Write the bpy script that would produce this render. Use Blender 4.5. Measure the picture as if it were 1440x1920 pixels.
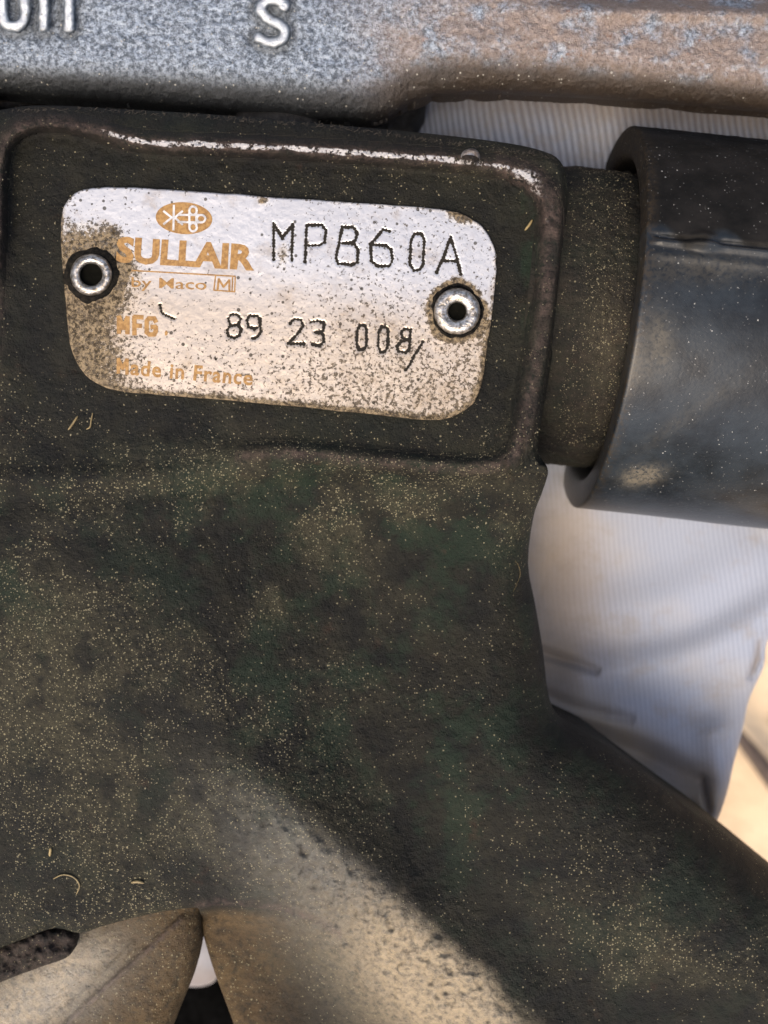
import bpy, math, random
import numpy as np
from mathutils import Vector

for o in list(bpy.data.objects): bpy.data.objects.remove(o)
random.seed(7)
RNG = np.random.RandomState(7)
SC = bpy.context.scene
COL = SC.collection

# ------------------------------------------------------------------ camera, world, sun, exposure
PX = 1e-4            # one photo pixel on the name plate's plane is 0.1 mm
D = 1850.0           # camera height over that plane, in the same pixels
cd = bpy.data.cameras.new('camera'); cam = bpy.data.objects.new('camera', cd); COL.objects.link(cam)
cam.location = (0, 0, D*PX)
cd.sensor_fit = 'VERTICAL'; cd.sensor_width = 4.2; cd.sensor_height = 5.6
cd.lens = 2.8/(960.0/D)
cd.clip_start = 0.005; cd.clip_end = 1000
cd.dof.use_dof = True; cd.dof.focus_distance = D*PX; cd.dof.aperture_fstop = 1.8
SC.camera = cam

SUN_EL, SUN_AZ = 57.0, 207.0            # soft sun from the lower left of the picture
world = bpy.data.worlds.new('World'); SC.world = world; world.use_nodes = True
wn = world.node_tree
sky = wn.nodes.new('ShaderNodeTexSky'); sky.sky_type = 'NISHITA'; sky.sun_disc = False
sky.sun_elevation = math.radians(SUN_EL); sky.sun_rotation = math.radians(SUN_AZ)
sky.dust_density = 6.0; sky.air_density = 0.8; sky.ozone_density = 0.6
wn.links.new(sky.outputs[0], wn.nodes['Background'].inputs[0])
wn.nodes['Background'].inputs[1].default_value = 0.15
sd = bpy.data.lights.new('sun', 'SUN'); sun = bpy.data.objects.new('sun', sd); COL.objects.link(sun)
sd.energy = 1.05; sd.angle = math.radians(26); sd.color = (1.0, 0.80, 0.56)
az, el = math.radians(SUN_AZ), math.radians(SUN_EL)
sdir = Vector((math.sin(az)*math.cos(el), math.cos(az)*math.cos(el), math.sin(el)))
sun.rotation_euler = sdir.to_track_quat('Z', 'Y').to_euler()
SC.view_settings.view_transform = 'Standard'; SC.view_settings.look = 'None'
SC.view_settings.exposure = 0.9; SC.view_settings.gamma = 1.0; SC.view_settings.use_curve_mapping = False

# ------------------------------------------------------------------ measuring and noise
def U(u, v, z):
    """photo position (u, v) at height z (0.1 mm) -> point in metres"""
    k = (D - z)/D
    return np.stack([(u-720.0)*k*PX, (960.0-v)*k*PX, z*PX*np.ones_like(u*1.0)], -1)

_tabs = [np.random.RandomState(100+i).rand(257, 257) for i in range(8)]
def vnoise(u, v, s, k=0):
    x = u/s + 1000.37*(k+1); y = v/s + 517.13*(k+1)
    xi = np.floor(x).astype(int); yi = np.floor(y).astype(int); fx = x-xi; fy = y-yi
    fx = fx*fx*(3-2*fx); fy = fy*fy*(3-2*fy); t = _tabs[k % 8]
    a = t[yi % 256, xi % 256]; b = t[yi % 256, (xi+1) % 256]; c = t[(yi+1) % 256, xi % 256]; d = t[(yi+1) % 256, (xi+1) % 256]
    return (a*(1-fx)+b*fx)*(1-fy) + (c*(1-fx)+d*fx)*fy
def fbm(u, v, s, o=3, k=0):
    r = 0; a = 1; tot = 0
    for i in range(o):
        r = r + a*vnoise(u, v, s/2**i, k+i); tot += a; a *= .55
    return r/tot
def sstep(a, b, x):
    t = np.clip((x-a)/(b-a), 0, 1); return t*t*(3-2*t)
def gauss(u, v, cu, cv, su, sv, ang=0):
    c, s = math.cos(math.radians(ang)), math.sin(math.radians(ang))
    x = (u-cu)*c+(v-cv)*s; y = -(u-cu)*s+(v-cv)*c
    return np.exp(-.5*((x/su)**2+(y/sv)**2))
def dline(u, v, pts):
    """distance to a polyline, nearest point, and fraction of its length there"""
    best = np.full(u.shape, 1e9); bx = np.zeros(u.shape); by = np.zeros(u.shape); bt = np.zeros(u.shape)
    pts = np.array(pts, float); L = np.r_[0, np.cumsum(np.hypot(*np.diff(pts, axis=0).T))]
    for i in range(len(pts)-1):
        ax, ay = pts[i]; dx, dy = pts[i+1]-pts[i]; l2 = dx*dx+dy*dy
        if l2 < 1e-9: continue
        t = np.clip(((u-ax)*dx+(v-ay)*dy)/l2, 0, 1); px = ax+t*dx; py = ay+t*dy
        q = (u-px)**2+(v-py)**2; m = q < best
        best = np.where(m, q, best); bx = np.where(m, px, bx); by = np.where(m, py, by)
        bt = np.where(m, (L[i]+t*math.sqrt(l2))/L[-1], bt)
    return np.sqrt(best), bx, by, bt
def inside(u, v, poly):
    r = np.zeros(u.shape, bool); n = len(poly)
    for i in range(n):
        x1, y1 = poly[i]; x2, y2 = poly[(i+1) % n]
        if y1 == y2: continue
        r ^= ((y1 > v) != (y2 > v)) & (u < (x2-x1)*(v-y1)/(y2-y1)+x1)
    return r
def smooth_poly(pts, n=6, closed=True):
    P = np.array(pts, float); out = []; N = len(P)
    for i in range(N if closed else N-1):
        if closed: a, b, c, d = P[(i-1) % N], P[i], P[(i+1) % N], P[(i+2) % N]
        else: a, b, c, d = P[max(i-1, 0)], P[i], P[i+1], P[min(i+2, N-1)]
        for k in range(n):
            t = k/n
            out.append(.5*((2*b)+(-a+c)*t+(2*a-5*b+4*c-d)*t*t+(-a+3*b-3*c+d)*t**3))
    if not closed: out.append(P[-1])
    return np.array(out)

# ------------------------------------------------------------------ mesh building
def put(name, me, mat, parent=None, smooth=True):
    me.materials.append(mat)
    if smooth: me.polygons.foreach_set('use_smooth', np.ones(len(me.polygons), bool))
    o = bpy.data.objects.new(name, me); COL.objects.link(o)
    if parent is not None: o.parent = parent
    return o
def raw_mesh(name, co, quads, attrs=None):
    used = np.unique(quads); remap = np.full(len(co), -1); remap[used] = np.arange(len(used)); quads = remap[quads]; co = co[used]
    me = bpy.data.meshes.new(name)
    n = len(quads); k = quads.shape[1]
    me.vertices.add(len(co)); me.vertices.foreach_set('co', co.astype(np.float32).ravel())
    me.loops.add(n*k); me.loops.foreach_set('vertex_index', quads.astype(np.int32).ravel())
    me.polygons.add(n); me.polygons.foreach_set('loop_start', (np.arange(n)*k).astype(np.int32))
    me.update(calc_edges=True)
    for a, val in (attrs or {}).items():
        at = me.attributes.new(a, 'FLOAT', 'POINT'); at.data.foreach_set('value', val[used].astype(np.float32))
    return me

class Relief:
    """A solid whose top is a height field over a traced outline; its side goes straight down to z = floor."""
    def __init__(self, poly, step, floor):
        self.poly = np.array(poly, float); self.step = step; self.floor = floor
        lo = self.poly.min(0)-step*2; hi = self.poly.max(0)+step*2
        self.us = np.arange(lo[0], hi[0], step); self.vs = np.arange(lo[1], hi[1], step)
        u, v = np.meshgrid(self.us, self.vs); self.shape = u.shape
        ins = inside(u, v, self.poly)
        d, bx, by, _ = dline(u, v, np.vstack([self.poly, self.poly[:1]]))
        near = (~ins)
        self.u = np.where(near, bx, u); self.v = np.where(near, by, v)
        self.ins = ins; self.d = np.where(ins, d, 0)
        c = ins[:-1, :-1] | ins[1:, :-1] | ins[:-1, 1:] | ins[1:, 1:]
        self.cells = c
    def finish(self, z, attrs=None):
        self.z = z; self.attrs = attrs or {}
        return self
    def quads(self, mask=None):
        H, W = self.shape; idx = np.arange(H*W).reshape(H, W)
        c = self.cells if mask is None else (self.cells & mask)
        q = np.stack([idx[1:, :-1][c], idx[1:, 1:][c], idx[:-1, 1:][c], idx[:-1, :-1][c]], -1)
        return q
    def build(self, name, mat, parent=None, mask=None, wall=True):
        co = U(self.u.ravel(), self.v.ravel(), self.z.ravel())
        q = self.quads(mask); at = {k: a.ravel() for k, a in self.attrs.items()}
        if wall:
            # directed boundary edges of the cells used -> side wall
            e = np.concatenate([q[:, [0, 1]], q[:, [1, 2]], q[:, [2, 3]], q[:, [3, 0]]])
            N = len(co); key = e[:, 0].astype(np.int64)*N+e[:, 1]; rev = e[:, 1].astype(np.int64)*N+e[:, 0]
            b = e[~np.isin(key, rev)]
            bv = np.unique(b); low = np.full(N, -1); low[bv] = N+np.arange(len(bv))
            lc = co[bv].copy(); lc[:, 2] = self.floor*PX
            co = np.vstack([co, lc]); at = {k: np.r_[a, a[bv]] for k, a in at.items()}
            wq = np.stack([b[:, 1], b[:, 0], low[b[:, 0]], low[b[:, 1]]], -1)
            q = np.vstack([q, wq])
        return put(name, raw_mesh(name, co, q, at), mat, parent)
    def cellmask(self, m):
        return m[:-1, :-1] & m[1:, :-1] & m[:-1, 1:] & m[1:, 1:]
    def sample(self, u, v):
        i = np.clip(((v-self.vs[0])/self.step), 0, self.shape[0]-2); j = np.clip(((u-self.us[0])/self.step), 0, self.shape[1]-2)
        i0 = i.astype(int); j0 = j.astype(int); fi = i-i0; fj = j-j0; z = self.z
        return (z[i0, j0]*(1-fj)+z[i0, j0+1]*fj)*(1-fi)+(z[i0+1, j0]*(1-fj)+z[i0+1, j0+1]*fj)*fi

def lathe_z(name, cu, cv, z0, prof, mat, n=64, wob=0.0, parent=None):
    prof = np.array(prof, float); a = np.arange(n)/n*2*math.pi
    Rr, A = np.meshgrid(prof[:, 0], a, indexing='ij'); Z = np.repeat(prof[:, 1:2], n, 1)+z0
    if wob: Rr = Rr*(1+wob*(fbm(np.cos(A)*40+cu, np.sin(A)*40+cv, 22, 3, 1)-.5)); Z = Z+wob*18*(fbm(cu+Rr*np.cos(A), cv+Rr*np.sin(A), 11, 3, 2)-.5)*(Rr > 1)
    p = U(cu+Rr*np.cos(A), cv+Rr*np.sin(A), Z); m = len(prof); idx = np.arange(m*n).reshape(m, n); nx = np.roll(idx, -1, 1)
    q = np.stack([idx[:-1], nx[:-1], nx[1:], idx[1:]], -1).reshape(-1, 4)
    return put(name, raw_mesh(name, p.reshape(-1, 3), q), mat)
# ------------------------------------------------------------------ materials
class NT:
    def __init__(self, name):
        self.m = bpy.data.materials.new(name); self.m.use_nodes = True; self.t = self.m.node_tree
        self.b = self.t.nodes['Principled BSDF']; self.tc = self.t.nodes.new('ShaderNodeTexCoord')
        self.co = self.tc.outputs['Object']
    def link(self, a, b): self.t.links.new(a, b)
    def inp(self, n, i, v):
        if hasattr(v, 'is_linked') or isinstance(v, bpy.types.NodeSocket): self.link(v, n.inputs[i])
        elif v is not None: n.inputs[i].default_value = v
    def noise(self, px, detail=4, rough=.6, co=None, dist=0.0, off=0.0):
        n = self.t.nodes.new('ShaderNodeTexNoise'); n.inputs['Scale'].default_value = 1/(px*PX)
        n.inputs['Detail'].default_value = detail; n.inputs['Roughness'].default_value = rough; n.inputs['Distortion'].default_value = dist
        c = co or self.co
        if off:
            mp = self.t.nodes.new('ShaderNodeMapping'); mp.inputs['Location'].default_value = (off, off*.7, off*.3); self.link(c, mp.inputs[0]); c = mp.outputs[0]
        self.link(c, n.inputs['Vector']); return n.outputs['Fac']
    def voronoi(self, px, feature='F1', out='Distance', rnd=1.0, co=None, dim='3D'):
        n = self.t.nodes.new('ShaderNodeTexVoronoi'); n.inputs['Scale'].default_value = 1/(px*PX); n.feature = feature; n.voronoi_dimensions = dim
        n.inputs['Randomness'].default_value = rnd
        self.link(co or self.co, n.inputs['Vector']); return n.outputs[out]
    def attr(self, name):
        n = self.t.nodes.new('ShaderNodeAttribute'); n.attribute_name = name; return n.outputs['Fac']
    def ramp(self, x, a, b, va=0.0, vb=1.0):
        n = self.t.nodes.new('ShaderNodeMapRange'); n.interpolation_type = 'SMOOTHSTEP'; self.inp(n, 0, x)
        for i, v in zip((1, 2, 3, 4), (a, b, va, vb)): n.inputs[i].default_value = v
        return n.outputs[0]
    def math(self, op, a, b=None, c=None):
        n = self.t.nodes.new('ShaderNodeMath'); n.operation = op; n.use_clamp = False
        self.inp(n, 0, a)
        if b is not None: self.inp(n, 1, b)
        if c is not None: self.inp(n, 2, c)
        return n.outputs[0]
    def mul(self, *a):
        r = a[0]
        for x in a[1:]: r = self.math('MULTIPLY', r, x)
        return r
    def mix(self, f, a, b):
        n = self.t.nodes.new('ShaderNodeMix'); n.data_type = 'RGBA'; self.inp(n, 0, f)
        for i, v in ((6, a), (7, b)):
            if isinstance(v, tuple): n.inputs[i].default_value = (*v, 1) if len(v) == 3 else v
            else: self.link(v, n.inputs[i])
        return n.outputs[2]
    def bump(self, h, dist, strength=1.0, normal=None):
        n = self.t.nodes.new('ShaderNodeBump'); n.inputs['Distance'].default_value = dist*PX; n.inputs['Strength'].default_value = strength
        self.link(h, n.inputs['Height'])
        if normal is not None: self.link(normal, n.inputs['Normal'])
        return n.outputs[0]
    def set(self, **k):
        names = dict(color='Base Color', rough='Roughness', metal='Metallic', normal='Normal', spec='Specular IOR Level', coat='Coat Weight', sheen='Sheen Weight', coat_rough='Coat Roughness')
        for a, v in k.items():
            if isinstance(v, tuple): v = (*v, 1)
            self.inp(self.b, names[a], v)
        return self.m

def dust_speck(n, col, amount, px=9.0, tint=(.17, .13, .065)):
    """pale grains: random voronoi cells, more of them where amount is high"""
    d = n.voronoi(px); c = n.voronoi(px, out='Color')
    sp = n.t.nodes.new('ShaderNodeSeparateColor'); n.link(c, sp.inputs[0])
    pick = n.math('LESS_THAN', sp.outputs[0], amount); size = n.math('MULTIPLY_ADD', sp.outputs[1], .35, .1)
    dot = n.math('LESS_THAN', d, size)
    f = n.mul(pick, dot)
    return n.mix(n.mul(f, .85), col, tint), f

def cast_material():
    n = NT('grimy_painted_casting')
    big = n.noise(330, 3, .55, off=.31); mid = n.noise(70, 5, .65); fine = n.noise(10, 5, .7); grit = n.noise(4.5, 3, .8)
    col = n.mix(n.ramp(mid, .38, .64), (.0016, .0019, .0012), (.0078, .0074, .0040))
    grn = n.mul(n.ramp(n.noise(120, 5, .7, off=.7), .46, .62), n.attr('green'))
    col = n.mix(n.mul(grn, .8), col, (.006, .015, .007))
    rust = n.ramp(n.noise(55, 6, .75, off=.13), .60, .72)
    col = n.mix(n.mul(rust, .55), col, (.028, .013, .007))
    dustf = n.mul(n.ramp(n.math('MULTIPLY_ADD', big, .5, n.mul(fine, .6)), .42, .72), n.attr('dust'))
    col = n.mix(n.mul(dustf, .8), col, (.040, .036, .020))
    col = n.mix(n.mul(n.attr('gold_sheen'), n.ramp(n.noise(13, 5, .7, off=.77), .20, .62)), col, (.27, .215, .13))
    col = n.mix(n.mul(n.attr('tan'), n.ramp(n.noise(16, 5, .7, off=.3), .2, .62)), col, n.mix(mid, (.045, .026, .010), (.125, .082, .034)))
    grey = n.mul(n.attr('grey'), n.ramp(n.noise(22, 4, .6, off=.2), .25, .75))
    col = n.mix(grey, col, (.105, .105, .088))
    pit = n.ramp(grit, .30, .46, .5, 1.0)
    pit = n.math('MAXIMUM', pit, n.mul(n.attr('gold_sheen'), .85))
    col = n.mix(pit, (.004, .003, .002), col)
    amt = n.math('MULTIPLY_ADD', n.attr('dust'), .24, .0)
    col, f = dust_speck(n, col, amt, 4.6, (.19, .17, .105))
    col, f2 = dust_speck(n, col, n.math('MULTIPLY_ADD', amt, .9, .004), 3.0, (.25, .225, .14))
    wear = n.mul(n.attr('wear'), n.ramp(fine, .33, .55))
    col = n.mix(n.ramp(wear, .55, .85), n.mix(n.mul(wear, 1.2), col, n.mix(n.ramp(n.noise(24, 5, .7, off=.44), .35, .65), (.022, .014, .012), (.085, .058, .048))), (.60, .57, .54))
    metal = n.ramp(wear, .5, .8)
    h = n.math('ADD', n.mul(fine, .9), n.math('ADD', n.mul(grit, .55), n.mul(f, .35)))
    nrm = n.bump(h, 5.6, 1.0)
    nrm = n.bump(n.noise(28, 4, .6, off=.5), 4.5, .7, nrm)
    rough = n.math('MULTIPLY_ADD', n.noise(40, 3, .6), .3, .52)
    return n.set(color=col, rough=n.math('SUBTRACT', rough, n.math('ADD', n.mul(metal, .22), n.mul(n.math('ADD', n.attr('gold_sheen'), n.attr('grey')), .27))), metal=metal, normal=nrm, spec=n.math('MULTIPLY_ADD', n.math('ADD', n.attr('gold_sheen'), n.attr('grey')), .7, .25))

def lever_material():
    n = NT('sparkling_grey_cast_steel')
    fine = n.noise(9, 4, .78); grit = n.noise(3.6, 3, .8); mid = n.noise(60, 5, .65)
    col = n.mix(n.ramp(fine, .36, .66), (.095, .112, .132), (.43, .49, .555))
    rust = n.mul(n.ramp(mid, .30, .56), n.attr('rust'))
    col = n.mix(n.mul(rust, .9), col, n.mix(fine, (.11, .075, .05), (.44, .35, .29)))
    o = n.ramp(n.noise(22, 4, .7, off=.4), .63, .72)
    col = n.mix(n.mul(o, n.attr('rust'), .6), col, (.24, .11, .05))
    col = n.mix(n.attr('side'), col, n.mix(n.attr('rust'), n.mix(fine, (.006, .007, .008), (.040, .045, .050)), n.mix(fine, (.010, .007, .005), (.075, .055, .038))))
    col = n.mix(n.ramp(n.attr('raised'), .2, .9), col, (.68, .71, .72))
    col, f = dust_speck(n, col, .05, 5, (.40, .39, .34))
    h = n.math('ADD', n.mul(fine, 1.0), n.mul(grit, .6))
    nrm = n.bump(h, 3.8, 1.0)
    return n.set(color=col, rough=n.math('MULTIPLY_ADD', fine, .3, .22), metal=n.mul(n.ramp(n.attr('side'), 0, 1, .75, .25), 1.0), normal=nrm)

def plate_dirt(n, col):
    """grime flecks shared by the plate and the print on it"""
    fine = n.noise(6.5, 4, .72, off=.9); med = n.noise(26, 4, .7, off=.2)
    base = n.attr('dirt')
    a = n.math('ADD', n.mul(base, .36), n.mul(med, .12))
    fl = n.math('GREATER_THAN', n.math('ADD', fine, a), .735)
    col = n.mix(n.mul(fl, .86), col, (.026, .019, .012))
    d2 = n.voronoi(21, dim='2D'); c2 = n.voronoi(21, out='Color', dim='2D'); sp = n.t.nodes.new('ShaderNodeSeparateColor'); n.link(c2, sp.inputs[0])
    f2 = n.mul(n.math('LESS_THAN', sp.outputs[0], .17), n.math('LESS_THAN', d2, n.math('MULTIPLY_ADD', sp.outputs[1], .12, .05)))
    col = n.mix(n.mul(f2, .85), col, (.010, .009, .008))
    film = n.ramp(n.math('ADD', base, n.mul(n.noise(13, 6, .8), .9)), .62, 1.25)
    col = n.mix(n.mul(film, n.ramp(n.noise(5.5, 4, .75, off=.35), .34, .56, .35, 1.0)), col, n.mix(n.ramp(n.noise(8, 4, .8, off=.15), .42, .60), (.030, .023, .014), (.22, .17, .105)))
    cover = n.math('MAXIMUM', n.math('MAXIMUM', fl, f2), film)
    return col, cover

def plate_material():
    n = NT('dirty_aluminium_plate')
    br = n.noise(120, 3, .5)
    col = n.mix(br, (.53, .53, .535), (.62, .62, .62))
    col = n.mix(n.attr('warm_reflect'), col, n.mix(br, (.42, .325, .22), (.52, .41, .285)))
    col = n.mix(n.ramp(n.noise(60, 5, .65, off=.61), .50, .72, 0, .45), col, (.30, .22, .14))
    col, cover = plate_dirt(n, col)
    ink = n.ramp(n.math('MULTIPLY_ADD', n.noise(6, 4, .75), .9, n.attr('ink')), .80, 1.15)
    col = n.mix(ink, col, (.018, .016, .013))
    cover = n.math('MAXIMUM', cover, ink)
    nrm = n.bump(n.math('ADD', n.mul(n.noise(9, 4, .7), .5), n.mul(cover, .5)), 1.6, .6)
    return n.set(color=col, metal=n.ramp(cover, 0, .7, .82, .0), rough=n.ramp(cover, 0, .7, .42, .85), normal=nrm, spec=n.ramp(cover, 0, .7, .5, .08))

def simple(name, color, rough=.5, metal=0.0, bump=0.0, px=10, spec=.5, var=.25, color2=None):
    n = NT(name); f = n.noise(px, 5, .65)
    c2 = color2 or tuple(c*(1-var*1.8) for c in color)
    col = n.mix(n.ramp(f, .35, .65), c2, color)
    nrm = n.bump(f, bump) if bump else None
    if nrm is not None: return n.set(color=col, rough=rough, metal=metal, normal=nrm, spec=spec)
    return n.set(color=col, rough=rough, metal=metal, spec=spec)

def print_material():
    n = NT('ochre_print'); f = n.noise(7, 4, .7)
    col = n.mix(n.ramp(f, .38, .62), (.20, .105, .03), (.32, .185, .06))
    spk = n.math('GREATER_THAN', n.noise(6.5, 4, .72, off=.9), .655)
    col = n.mix(n.mul(spk, .8), col, (.10, .065, .03))
    return n.set(color=col, rough=.6, metal=.15)

def grip_material():
    n = NT('worn_dark_grip')
    fine = n.noise(8, 4, .7); mid = n.noise(80, 5, .6); big = n.noise(240, 3, .5)
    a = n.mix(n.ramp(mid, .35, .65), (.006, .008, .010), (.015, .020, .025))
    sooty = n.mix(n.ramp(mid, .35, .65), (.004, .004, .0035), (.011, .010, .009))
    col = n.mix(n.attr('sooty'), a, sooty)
    col = n.mix(n.mul(n.attr('smudge'), n.ramp(fine, .3, .6)), col, (.10, .088, .065))
    col = n.mix(n.mul(n.attr('edge'), n.ramp(fine, .40, .62)), col, (.030, .022, .013))
    col, f = dust_speck(n, col, .05, 2.8, (.12, .12, .115)); col, f2 = dust_speck(n, col, .010, 3.6, (.30, .30, .28))
    scr = n.ramp(n.noise(30, 6, .8, dist=1.5), .60, .70)
    col = n.mix(n.mul(scr, .08), col, (.16, .15, .13))
    rough = n.math('ADD', n.math('MULTIPLY_ADD', mid, .12, .26), n.mul(n.math('MAXIMUM', n.attr('sooty'), n.attr('smudge')), .25))
    nrm = n.bump(n.math('ADD', n.mul(fine, .5), n.mul(n.attr('sooty'), n.mul(n.noise(18, 4, .7), 1.2))), 1.8, .55)
    nrm = n.bump(n.noise(60, 3, .5, off=.6), 2, .3, nrm)
    return n.set(color=col, rough=n.math('ADD', rough, n.mul(n.attr('sooty'), .1)), metal=0.0, normal=nrm, spec=n.ramp(n.attr('sooty'), 0, 1, .32, .10))

def cloth_material():
    n = NT('white_ribbed_cotton')
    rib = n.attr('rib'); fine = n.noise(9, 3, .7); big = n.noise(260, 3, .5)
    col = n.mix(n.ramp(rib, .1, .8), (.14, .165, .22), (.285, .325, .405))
    col = n.mix(n.ramp(big, .45, .65, 0, .25), col, (.40, .35, .27))
    col = n.mix(n.attr('tan'), col, (.36, .275, .17))
    col = n.mix(n.ramp(n.noise(110, 5, .7, off=.33), .50, .68, 0, .4), col, (.22, .19, .15))
    col = n.mix(n.attr('stain_shade'), col, (.12, .085, .055))
    col = n.mix(n.mul(fine, .22), col, (.40, .40, .42))
    nrm = n.bump(n.math('ADD', n.mul(fine, .4), n.mul(n.voronoi(6), .5)), 2.0, .4)
    return n.set(color=col, rough=.85, normal=nrm, sheen=.3, spec=.2)

M_CAST = cast_material(); M_LEVER = lever_material(); M_PLATE = plate_material(); M_PRINT = print_material()
M_GRIP = grip_material(); M_CLOTH = cloth_material()
M_RIVET = simple('scuffed_bright_steel', (.66, .63, .58), .32, .9, 2.5, 9, color2=(.20, .17, .13))
M_HOLE = simple('black_hole_shade', (.004, .004, .003), .95, spec=.05)
M_GRIME = simple('oily_black_grime', (.012, .010, .007), .9, 0, 5, 9, color2=(.002, .002, .0015), spec=.15)
M_DARK = simple('dark_rear_casting', (.022, .022, .022), .7, .2, 4, 14, color2=(.006, .006, .006))
M_DUST = simple('pale_yellow_grit', (.26, .23, .145), .5, 0, 0, 30, color2=(.07, .06, .035))
M_STRAW = simple('dry_straw', (.24, .18, .075), .55, 0, 0, 20)
M_SYMBOL = simple('bare_plate_metal', (.74, .72, .69), .4, .6, 0, 20)
M_LINT = simple('brown_lint', (.05, .042, .032), .8)
M_BLACK = simple('gap_black', (.004, .004, .004), .9, 0, 3, 20, spec=.0)

# ------------------------------------------------------------------ the jackhammer: one thing
def tag(o, label, cat, group=None, kind=None):
    if label: o['label'] = label
    if cat: o['category'] = cat
    if group: o['group'] = group
    if kind: o['kind'] = kind
    return o
tool = bpy.data.objects.new('jackhammer', None); COL.objects.link(tool); tool.location = (0, 0, -.04)
tool.empty_display_size = .02
tag(tool, 'worn dark green and brown pneumatic jackhammer with a riveted metal nameplate and black grip', 'jackhammer')
bpy.context.view_layer.update()
class P:  # parent helper that keeps children in world space
    pass
def adopt(o, parent=tool):
    o.parent = parent
    o.location = (-parent.location if parent is tool else Vector((0, 0, 0)))
    return o

# --- main casting
BODY = [(-200, 222), (-60, 214), (0, 206), (60, 198), (130, 199), (200, 203), (400, 215), (600, 232), (800, 250), (950, 268), (1020, 284),
        (1050, 302), (1063, 340), (1062, 420), (1054, 520), (1045, 600), (1033, 680), (1020, 760), (1008, 840), (1024, 872), (1027, 890),
        (1014, 930), (1000, 970), (990, 1056), (1003, 1130), (1017, 1212), (1029, 1306), (1050, 1346), (1085, 1366), (1125, 1386), (1192, 1436),
        (1270, 1494), (1349, 1551), (1437, 1621), (1540, 1705), (1660, 1800), (1660, 2120), (500, 2120), (465, 2010), (440, 1925), (416, 1860),
        (398, 1810), (386, 1770), (377, 1735), (374, 1708), (361, 1702), (300, 1710), (243, 1723), (190, 1737), (150, 1750), (104, 1740), (55, 1757), (0, 1778), (-200, 1860)]
R0 = Relief(smooth_poly(BODY, 3), 2.9, -420)
u, v = R0.u, R0.v
CREST = smooth_poly([(-30, 905), (-24, 700), (-12, 500), (-8, 350), (0, 280), (26, 242), (80, 224), (150, 232), (230, 256), (300, 266), (420, 270), (500, 274), (650, 283),
         (780, 293), (880, 303), (950, 313), (1005, 338), (1033, 385), (1035, 450), (1024, 560), (1010, 660), (992, 760), (975, 835), (945, 872),
         (890, 882), (800, 876), (700, 866), (600, 856), (500, 852), (400, 866), (250, 892), (120, 905)], 4)
dc, cx, cy, ct = dline(u, v, np.vstack([CREST, CREST[:1]]))
inr = inside(u, v, CREST)
s = np.where(inr, dc, -dc)                      # positive inside the recess
wob = (fbm(u, v, 34, 3, 2)-.5)*9
lev_out = np.full(u.shape, 18.0)
below = sstep(880, 1010, v)
low = 20 - 62*below
low += 84*gauss(u, v, 190, 1200, 250, 260, 20)                  # dusty bulge, left
low -= 74*gauss(u, v, 720, 1180, 190, 260, -15)                 # green hollow, middle
low -= 40*gauss(u, v, 120, 925, 420, 28, -3)
RIDGE = smooth_poly([(380, 1380), (470, 1450), (560, 1530), (690, 1640), (800, 1745), (900, 1830), (1000, 1925), (1120, 2060)], 4, False)
VALLEY = smooth_poly([(560, 1330), (690, 1490), (800, 1630), (890, 1740), (990, 1840), (1120, 1960)], 4, False)
ARM = smooth_poly([(900, 1400), (1020, 1560), (1180, 1690), (1440, 1850), (1640, 1990)], 4, False)
dr = dline(u, v, RIDGE); dv = dline(u, v, VALLEY); da = dline(u, v, ARM)
low += 52*np.exp(-(dr[0]/115)**2)*sstep(0, .25, dr[3])
low -= 18*np.exp(-(dv[0]/90)**2)*sstep(0, .3, dv[3])
low += 34*np.exp(-(da[0]/150)**2)
# the underside beyond the ridge drops away towards the arch
rx = np.interp(v, [1380, 1450, 1530, 1640, 1745, 1830, 1925, 2060], [380, 470, 560, 690, 800, 900, 1000, 1120])
side = np.where(u < rx, dr[0], 0)
low -= 75*sstep(20, 290, side)*sstep(1450, 1760, v)*sstep(330, 560, u)
lev_out = lev_out*(1-sstep(860, 920, v)) + low*sstep(860, 920, v)
soft = np.clip(sstep(480, 300, u)*sstep(700, 860, v)+sstep(120, 30, u)*sstep(420, 600, v), 0, 1)
ramp_in = sstep(0, 1, (s+wob*.4-6+40*soft)/(28+110*soft))
base = lev_out*(1-ramp_in)
amp = np.where((v > 780) & (u < 950), .50, 1.0)
amp = amp*(1-sstep(560, 400, u)*sstep(780, 840, v))*(1-.9*soft)
wd = np.where((u > 960) & (v > 330), 27, 19)
ridge = 24*amp*np.exp(-(np.abs(s+wob*.6-2)/wd)**4)
z = base+ridge
# right hand flank of the frame is a flat band with a crisp outer seam
z = z - 30*np.exp(-((R0.d-2)/4.5)**2)*((u > 985) & (v < 870) & (v > 300))
# rounded outline
RR = np.where(v < 880, 44, 44+90*sstep(900, 1150, v)); RR = np.where((u > 985) & (v < 885) & (v > 300), 10, RR)
RR = RR+(26-RR)*sstep(1560, 1690, v)*sstep(760, 640, u); RR = np.where((u > 1600) | (u < -100), 8, RR)
q = np.clip(R0.d, 0, RR); z = z-(RR-np.sqrt(np.maximum(RR**2-(RR-q)**2, 0)))*1.15
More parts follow.
